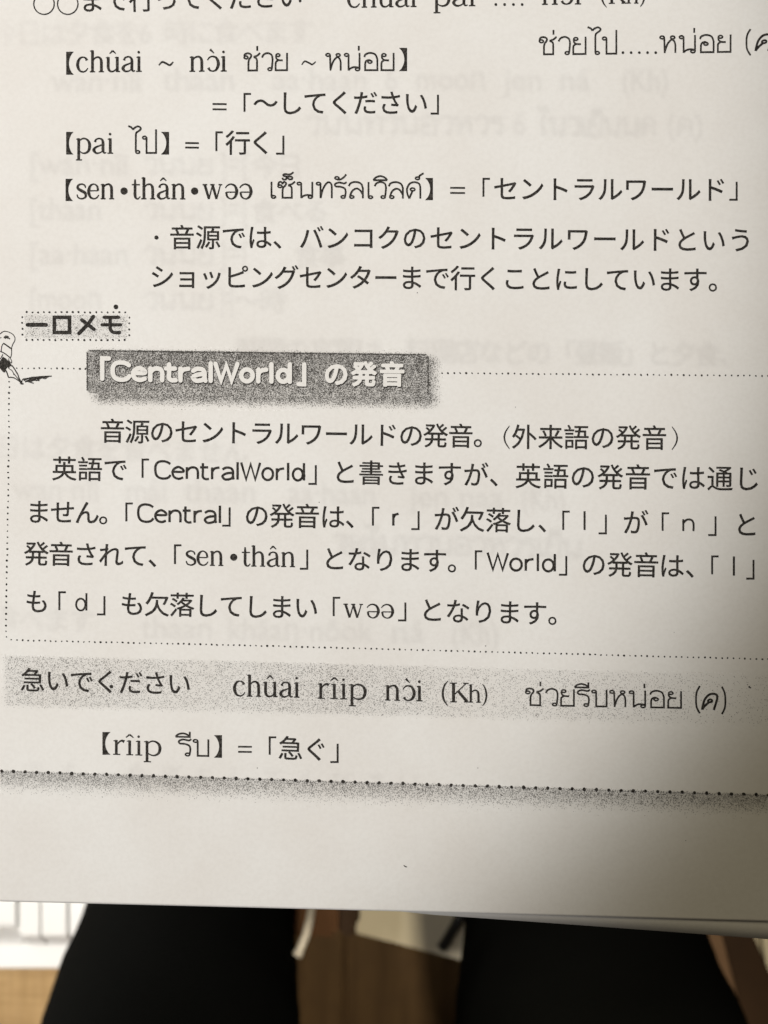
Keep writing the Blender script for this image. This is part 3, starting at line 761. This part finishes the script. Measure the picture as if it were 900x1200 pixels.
def box_bm(bm, cx, cy, cz, sx, sy, sz, bev=0.0, rot=0.0):
    r = bmesh.ops.create_cube(bm, size=1)['verts']
    bmesh.ops.scale(bm, vec=(sx, sy, sz), verts=r)
    if bev:
        es = list({e for v in r for e in v.link_edges}); rr = bmesh.ops.bevel(bm, geom=es, offset=bev, segments=3, affect='EDGES', profile=.5)
        r = list(set(rr['verts']) | {v for v in r if v.is_valid})
    if rot: bmesh.ops.rotate(bm, cent=(0, 0, 0), matrix=__import__('mathutils').Matrix.Rotation(rot, 3, 'Z'), verts=r)
    bmesh.ops.translate(bm, vec=(cx, cy, cz), verts=r)

# --- low tan table at the left
DT = 0.80; TZ = CAMZ - DT
TAN, N, L, b = newmat('tan_wood', (0.42, 0.27, 0.12), 0.5, 0.3)
n = noise_node(N, L, 30, 5, vec_scale=(1, 6, 1)); n2 = noise_node(N, L, 30, 3, vec_scale=(6, 1, 1))
c = mixcol(N, L, ramp(N, L, n.outputs[0], .3, .7), (0.34, 0.215, 0.095), (0.47, 0.32, 0.155))
c = mixcol(N, L, ramp(N, L, n2.outputs[0], .4, .7, 0, .5), c, (0.36, 0.24, 0.12))
n3 = noise_node(N, L, 1.0, 2, vec_scale=(260, 14, 1)); n4 = noise_node(N, L, 1.0, 2, vec_scale=(14, 260, 1))
c = mixcol(N, L, ramp(N, L, n3.outputs[0], .45, .7, 0, .5), c, (0.27, 0.17, 0.07)); c = mixcol(N, L, ramp(N, L, n4.outputs[0], .45, .7, 0, .5), c, (0.27, 0.17, 0.07))
L.new(c, b.inputs['Base Color'])
p = bgp(30, 1150, DT)
table = empty('side_table', (p.x - .12, p.y - .02, FLOORZ), 'low tan wooden table at the left holding a white plastic case', 'table')
bpy.context.view_layer.update()
def child(o, par): o.parent = par; o.matrix_parent_inverse = par.matrix_world.inverted(); return o
tx = p.x - .12; ty = p.y - .02
for i in range(3):
    bm = bmesh.new(); box_bm(bm, tx - .105 + i * .117 - .02, ty, TZ - .011 - .0003 * (i % 2), .1155, .56, .022, .0015); child(from_bm('tabletop_board', bm, TAN), table)
for sx in (-1, 1):
    for sy in (-1, 1):
        bm = bmesh.new(); box_bm(bm, tx - .01 + sx * .13, ty + sy * .24, (TZ - .022 + FLOORZ) / 2, .04, .04, TZ - .022 - FLOORZ, .003); child(from_bm('leg', bm, TAN), table)

# --- white glossy plastic case with vertical ribs
WP, N, L, b = newmat('white_glossy_plastic', (0.82, 0.82, 0.81), 0.22, 0.5)
n = noise_node(N, L, 50); L.new(mixcol(N, L, n.outputs[0], (0.80, 0.80, 0.79), (0.85, 0.85, 0.84)), b.inputs['Base Color'])
q0 = bgp(-60, 1136, DT - .03); q1 = bgp(150, 1000, DT - .03)
case = empty('plastic_case', ((q0.x + q1.x) / 2, (q0.y + q1.y) / 2, TZ), 'white glossy plastic case with raised ribs lying on the tan table', 'case')
bpy.context.view_layer.update()
def ybg(py, d): return bgp(0, py, d).y
def xbg(px, d): return bgp(px, 0, d).x
dC = DT - .03
def panel(xa, xb, ya, yb, drop, nm):  # grey reflection is put into the shape: a slope turned from the lamp
    prof = [(yb + 1.5, -drop - .02), (yb + 1, -drop - .001), (yb - 1, -drop)]
    prof += [(yb - (yb - ya) * t, -drop * (1 - (3 * t * t - 2 * t ** 3))) for t in (.15, .3, .5, .7, .85, 1.0)]
    prof += [(1040, .0005), (990, .001), (988, -.03)]
    vs = []; n_ = len(prof); xs = [xbg(xa, dC), xbg(xb, dC)]; e = 0.0009
    for x, dd in ((xs[0], -.02), (xs[0], -.0009), (xs[0] + e, 0), (xs[1] - e, 0), (xs[1], -.0009), (xs[1], -.02)):
        for py, z in prof: vs.append((x, ybg(py, dC), CAMZ - dC + z + dd))
    fs = [(i * n_ + j, (i + 1) * n_ + j, (i + 1) * n_ + j + 1, i * n_ + j + 1) for i in range(5) for j in range(n_ - 1)]
    return child(mesh(nm, vs, fs, WP), case)
panel(-60, 19.5, 1081, 1117, .017, 'panel'); panel(24, 47.4, 1095, 1115, .013, 'panel'); panel(48.8, 79, 1095, 1115, .013, 'panel'); panel(81.6, 150, 1095, 1115, .013, 'panel')
bm = bmesh.new(); box_bm(bm, (xbg(-60, dC) + xbg(150, dC)) / 2, (ybg(1136, DT - .0116) + ybg(995, dC)) / 2, TZ + .0058, xbg(150, dC) - xbg(-60, dC), ybg(995, dC) - ybg(1136, DT - .0116), .0116, .002)
child(from_bm('base_tray', bm, WP), case)
bm = bmesh.new(); box_bm(bm, xbg(21.6, dC), (ybg(1096, dC) + ybg(995, dC)) / 2, CAMZ - dC - .009, .0012, ybg(995, dC) - ybg(1096, dC), .014, .0004)
child(from_bm('rib', bm, WP), case)

# --- person: both legs in black trousers
BLK, N, L, b = newmat('black_trousers', (0.004, 0.004, 0.004), 1.0, 0.02)
n = noise_node(N, L, 900, 2); n2 = noise_node(N, L, 9, 3)
L.new(mixcol(N, L, n.outputs[0], (0.0028, 0.0030, 0.0028), (0.006, 0.0062, 0.0058)), b.inputs['Base Color'])
SKIN, N, L, b = newmat('skin', (0.42, 0.26, 0.18), 0.55, 0.3)
n = noise_node(N, L, 40); L.new(mixcol(N, L, n.outputs[0], (0.40, 0.24, 0.16), (0.46, 0.29, 0.21)), b.inputs['Base Color'])
hipL = bgp(120, 2080, .56); hipR = bgp(785, 2080, .56)
def skin_mesh(name, verts, edges, radii, mat, parent, root=0, sub=2):
    me = bpy.data.meshes.new(name); me.from_pydata([tuple(v) for v in verts], edges, []); me.update()
    o = link(name, me, mat); o.modifiers.new('skin', 'SKIN')
    for i, r in enumerate(radii):
        sv = me.skin_vertices[0].data[i]; sv.radius = r if isinstance(r, tuple) else (r, r); sv.use_root = (i == root)
    s = o.modifiers.new('sub', 'SUBSURF'); s.levels = sub; s.render_levels = sub
    dg = bpy.context.evaluated_depsgraph_get(); bpy.context.view_layer.update(); ev = o.evaluated_get(bpy.context.evaluated_depsgraph_get())
    me2 = bpy.data.meshes.new_from_object(ev); me2.polygons.foreach_set('use_smooth', [True] * len(me2.polygons))
    o.modifiers.clear(); o.data = me2
    if not me2.materials: me2.materials.append(mat)
    if name == 'trousers':
        from mathutils import noise as NZ
        ns = [v.normal.copy() for v in me2.vertices]
        for v, nn in zip(me2.vertices, ns):
            q = v.co
            f = NZ.noise(Vector((q.x * 14, q.y * 30, q.z * 22))) * .0020 + NZ.noise(Vector((q.x * 60 + 5, q.y * 110, q.z * 80))) * .0012
            v.co = q + nn * f
        me2.update()
    return child(o, parent)
A1 = bgp(190, 1250, .62); A2 = bgp(234, 1040, .76); A3 = bgp(262, 880, .84)
B1 = bgp(712, 1250, .60); B2 = bgp(667, 1050, .74); B3 = bgp(640, 880, .84)
pelvis = Vector(((hipL.x + hipR.x) / 2, hipL.y - .06, hipL.z + .02))
ankL = Vector((A3.x + .0, A3.y - .02, FLOORZ + .10)); ankR = Vector((B3.x - .0, B3.y - .02, FLOORZ + .10))
person = empty('person', (pelvis.x, pelvis.y, FLOORZ), 'person in black trousers seen from above, both legs under the book', 'person')
bpy.context.view_layer.update()
waist = pelvis + Vector((0, -.03, .14))
skin_mesh('trousers', [pelvis, hipL, A1, A2, A3, A3 + (ankL - A3) * .5, ankL, hipR, B1, B2, B3, B3 + (ankR - B3) * .5, ankR, waist],
          [(0, 1), (1, 2), (2, 3), (3, 4), (4, 5), (5, 6), (0, 7), (7, 8), (8, 9), (9, 10), (10, 11), (11, 12), (0, 13)],
          [.12, .098, .092, .0705, .068, .058, .052, .098, .103, .073, .068, .058, .052, .12], BLK, person, sub=4)
fv = []; 
body = [ankL, Vector((ankL.x, ankL.y, FLOORZ + .045)), Vector((ankL.x - .01, ankL.y + .09, FLOORZ + .032)), Vector((ankL.x - .015, ankL.y + .17, FLOORZ + .022))]
bodyr = [ankR, Vector((ankR.x, ankR.y, FLOORZ + .045)), Vector((ankR.x + .01, ankR.y + .09, FLOORZ + .032)), Vector((ankR.x + .015, ankR.y + .17, FLOORZ + .022))]
kneeL = A3 + Vector((0, 0, -.02)); kneeR = B3 + Vector((0, 0, -.02))
skin_mesh('body', [pelvis, hipL, kneeL] + body + [hipR, kneeR] + bodyr,
          [(0, 1), (1, 2), (2, 3), (3, 4), (4, 5), (5, 6), (0, 7), (7, 8), (8, 9), (9, 10), (10, 11), (11, 12)],
          [.08, .06, .045, .036, .036, (.034, .03), (.034, .018), .06, .045, .036, .036, (.034, .03), (.034, .018)], SKIN, person)

# --- things on the floor seen between and beside the legs
DF = CAMZ - FLOORZ
CRM, N, L, b = newmat('cream_paper', (0.62, 0.55, 0.40), 0.8, 0.2)
n = noise_node(N, L, 12, 4); L.new(mixcol(N, L, n.outputs[0], (0.58, 0.51, 0.37), (0.66, 0.59, 0.45)), b.inputs['Base Color'])
def slab(name, pts, d, thick, mat, bev=0.002):
    top = [bgp(x, y, d) for x, y in pts]; n = len(pts); bm = bmesh.new()
    a = [bm.verts.new(v) for v in top]; c_ = [bm.verts.new(v - Vector((0, 0, thick))) for v in top]
    bm.faces.new(a); bm.faces.new(c_[::-1])
    for i in range(n): bm.faces.new((a[i], c_[i], c_[(i + 1) % n], a[(i + 1) % n]))
    if bev: bmesh.ops.bevel(bm, geom=bm.edges[:], offset=bev, segments=2, affect='EDGES')
    return from_bm(name, bm, mat)
o = slab('cream_board', [(400, 860), (412, 1093), (560, 1131), (600, 900)], DF - .04, .034, CRM)
tag(o, 'cream coloured board lying flat on the brown floor between the legs', 'board')
DK, N, L, b = newmat('dark_brown_wood', (0.03, 0.016, 0.009), 0.6, 0.08)
n = noise_node(N, L, 20, 4, vec_scale=(1, 1, 5)); L.new(mixcol(N, L, n.outputs[0], (0.018, 0.010, 0.006), (0.05, 0.027, 0.014)), b.inputs['Base Color'])
RB, N, L, b = newmat('red_brown_wood', (0.16, 0.07, 0.03), 0.6, 0.1)
n = noise_node(N, L, 14, 4, vec_scale=(5, 1, 1)); L.new(mixcol(N, L, n.outputs[0], (0.060, 0.026, 0.009), (0.095, 0.042, 0.016)), b.inputs['Base Color'])
stool = empty('stool', bgp(385, 1040, DF), 'red brown wooden stool with a dark leg standing on the floor beyond the left knee', 'stool')
bpy.context.view_layer.update()
o = slab('seat', [(290, 900), (300, 1098), (396, 1100), (398, 900)], DF - .36, .03, RB, .004); child(o, stool)
o = slab('side_rail', [(398.5, 905), (396.6, 1097), (417, 1100), (419, 905)], DF - .34, .03, DK, .003); child(o, stool)
for (x, y) in ((330, 925), (400, 925), (330, 1060), (400, 1060)):
    t_ = bgp(x, y, DF - .33); bm = bmesh.new(); box_bm(bm, t_.x, t_.y, (t_.z + FLOORZ) / 2, .03, .03, t_.z - FLOORZ, .002); child(from_bm('leg', bm, DK), stool)
# black marker pen on the cream board
a0 = bgp(517, 1113, DF - .055); a1 = bgp(547, 1062, DF - .055)
mk = empty('marker_pen', (a0 + a1) / 2, 'black marker pen lying across the cream board beside the right knee', 'pen')
bpy.context.view_layer.update()
BP, N, L, b = newmat('black_plastic', (0.012, 0.012, 0.012), 0.35, 0.5)
n = noise_node(N, L, 60); L.new(mixcol(N, L, n.outputs[0], (0.01, 0.01, 0.01), (0.016, 0.016, 0.016)), b.inputs['Base Color'])
def tube(name, pts, radii, mat, parent=None, seg=12):
    bm = bmesh.new(); rings = []
    for i, p_ in enumerate(pts):
        d = (pts[min(i + 1, len(pts) - 1)] - pts[max(i - 1, 0)]).normalized(); u = d.cross(Vector((0, 0, 1)))
        if u.length < 1e-4: u = Vector((1, 0, 0))
        u.normalize(); w = d.cross(u)
        rings.append([bm.verts.new(p_ + (u * math.cos(2 * math.pi * k / seg) + w * math.sin(2 * math.pi * k / seg)) * radii[i]) for k in range(seg)])
    for i in range(len(rings) - 1):
        for k in range(seg): bm.faces.new((rings[i][k], rings[i][(k + 1) % seg], rings[i + 1][(k + 1) % seg], rings[i + 1][k]))
    bm.faces.new(rings[0][::-1]); bm.faces.new(rings[-1])
    o = from_bm(name, bm, mat, None, True)
    if parent: child(o, parent)
    return o
dv = a1 - a0
tube('barrel', [a0, a0 + dv * .03, a0 + dv * .62, a0 + dv * 1.0], [.003, .006, .006, .006], BP, mk)
tube('cap', [a0 + dv * 1.0, a0 + dv * 1.02, a0 + dv * 1.5, a0 + dv * 1.53], [.0065, .0072, .0072, .005], BP, mk)
# white cable against the left leg
WC, N, L, b = newmat('white_cable', (0.62, 0.56, 0.46), 0.4, 0.4)
n = noise_node(N, L, 60); L.new(mixcol(N, L, n.outputs[0], (0.58, 0.52, 0.42), (0.66, 0.60, 0.50)), b.inputs['Base Color'])
cp = [(372, 960, .80), (371, 1020, .76), (366, 1060, .72), (363, 1078, .70), (358.5, 1096, .69), (352, 1112, .69), (348.5, 1119, .69)]
tube('cable', [bgp(x, y, d) for x, y, d in cp], [.0028] * 6 + [.0036], WC)
tag(bpy.data.objects['cable'], 'white cable with a blunt end hanging beside the left knee', 'cable')
# beige cushion and dark wooden rail at the far right
o = slab('beige_cushion', [(830, 980), (866, 1100), (905, 1175), (960, 1300), (1250, 1300), (1200, 960)], DF - .30, .28, CRM, .02)
tag(o, 'beige cushion on the floor at the far right behind a dark rail', 'cushion')
RG, N, L, b = newmat('brown_bench_wood', (0.09, 0.05, 0.028), 0.6, 0.1)
n = noise_node(N, L, 14, 4, vec_scale=(1, 4, 1)); L.new(mixcol(N, L, n.outputs[0], (0.10, 0.055, 0.030), (0.18, 0.11, 0.065)), b.inputs['Base Color'])
bench = empty('bench_rail', bgp(850, 1150, DF), 'dark brown wooden bench rail running diagonally past the right knee', 'bench')
bpy.context.view_layer.update()
o = slab('rail', [(760, 960), (796, 1090), (860, 1240), (900, 1320), (935, 1300), (872, 1200), (826, 1090), (800, 960)], DF - .37, .05, RG, .012); child(o, bench)
o = slab('dark_rail', [(800.5, 955), (827, 1089), (873, 1199), (936, 1299), (985, 1300), (906, 1190), (866, 1100), (840, 950)], DF - .345, .05, DK, .012); child(o, bench)
for (x, y) in ((812, 1000), (905, 1270)):
    t_ = bgp(x, y, DF - .33); bm = bmesh.new(); box_bm(bm, t_.x, t_.y, (t_.z - .02 + FLOORZ) / 2, .035, .035, t_.z - .02 - FLOORZ, .002); child(from_bm('leg', bm, DK), bench)
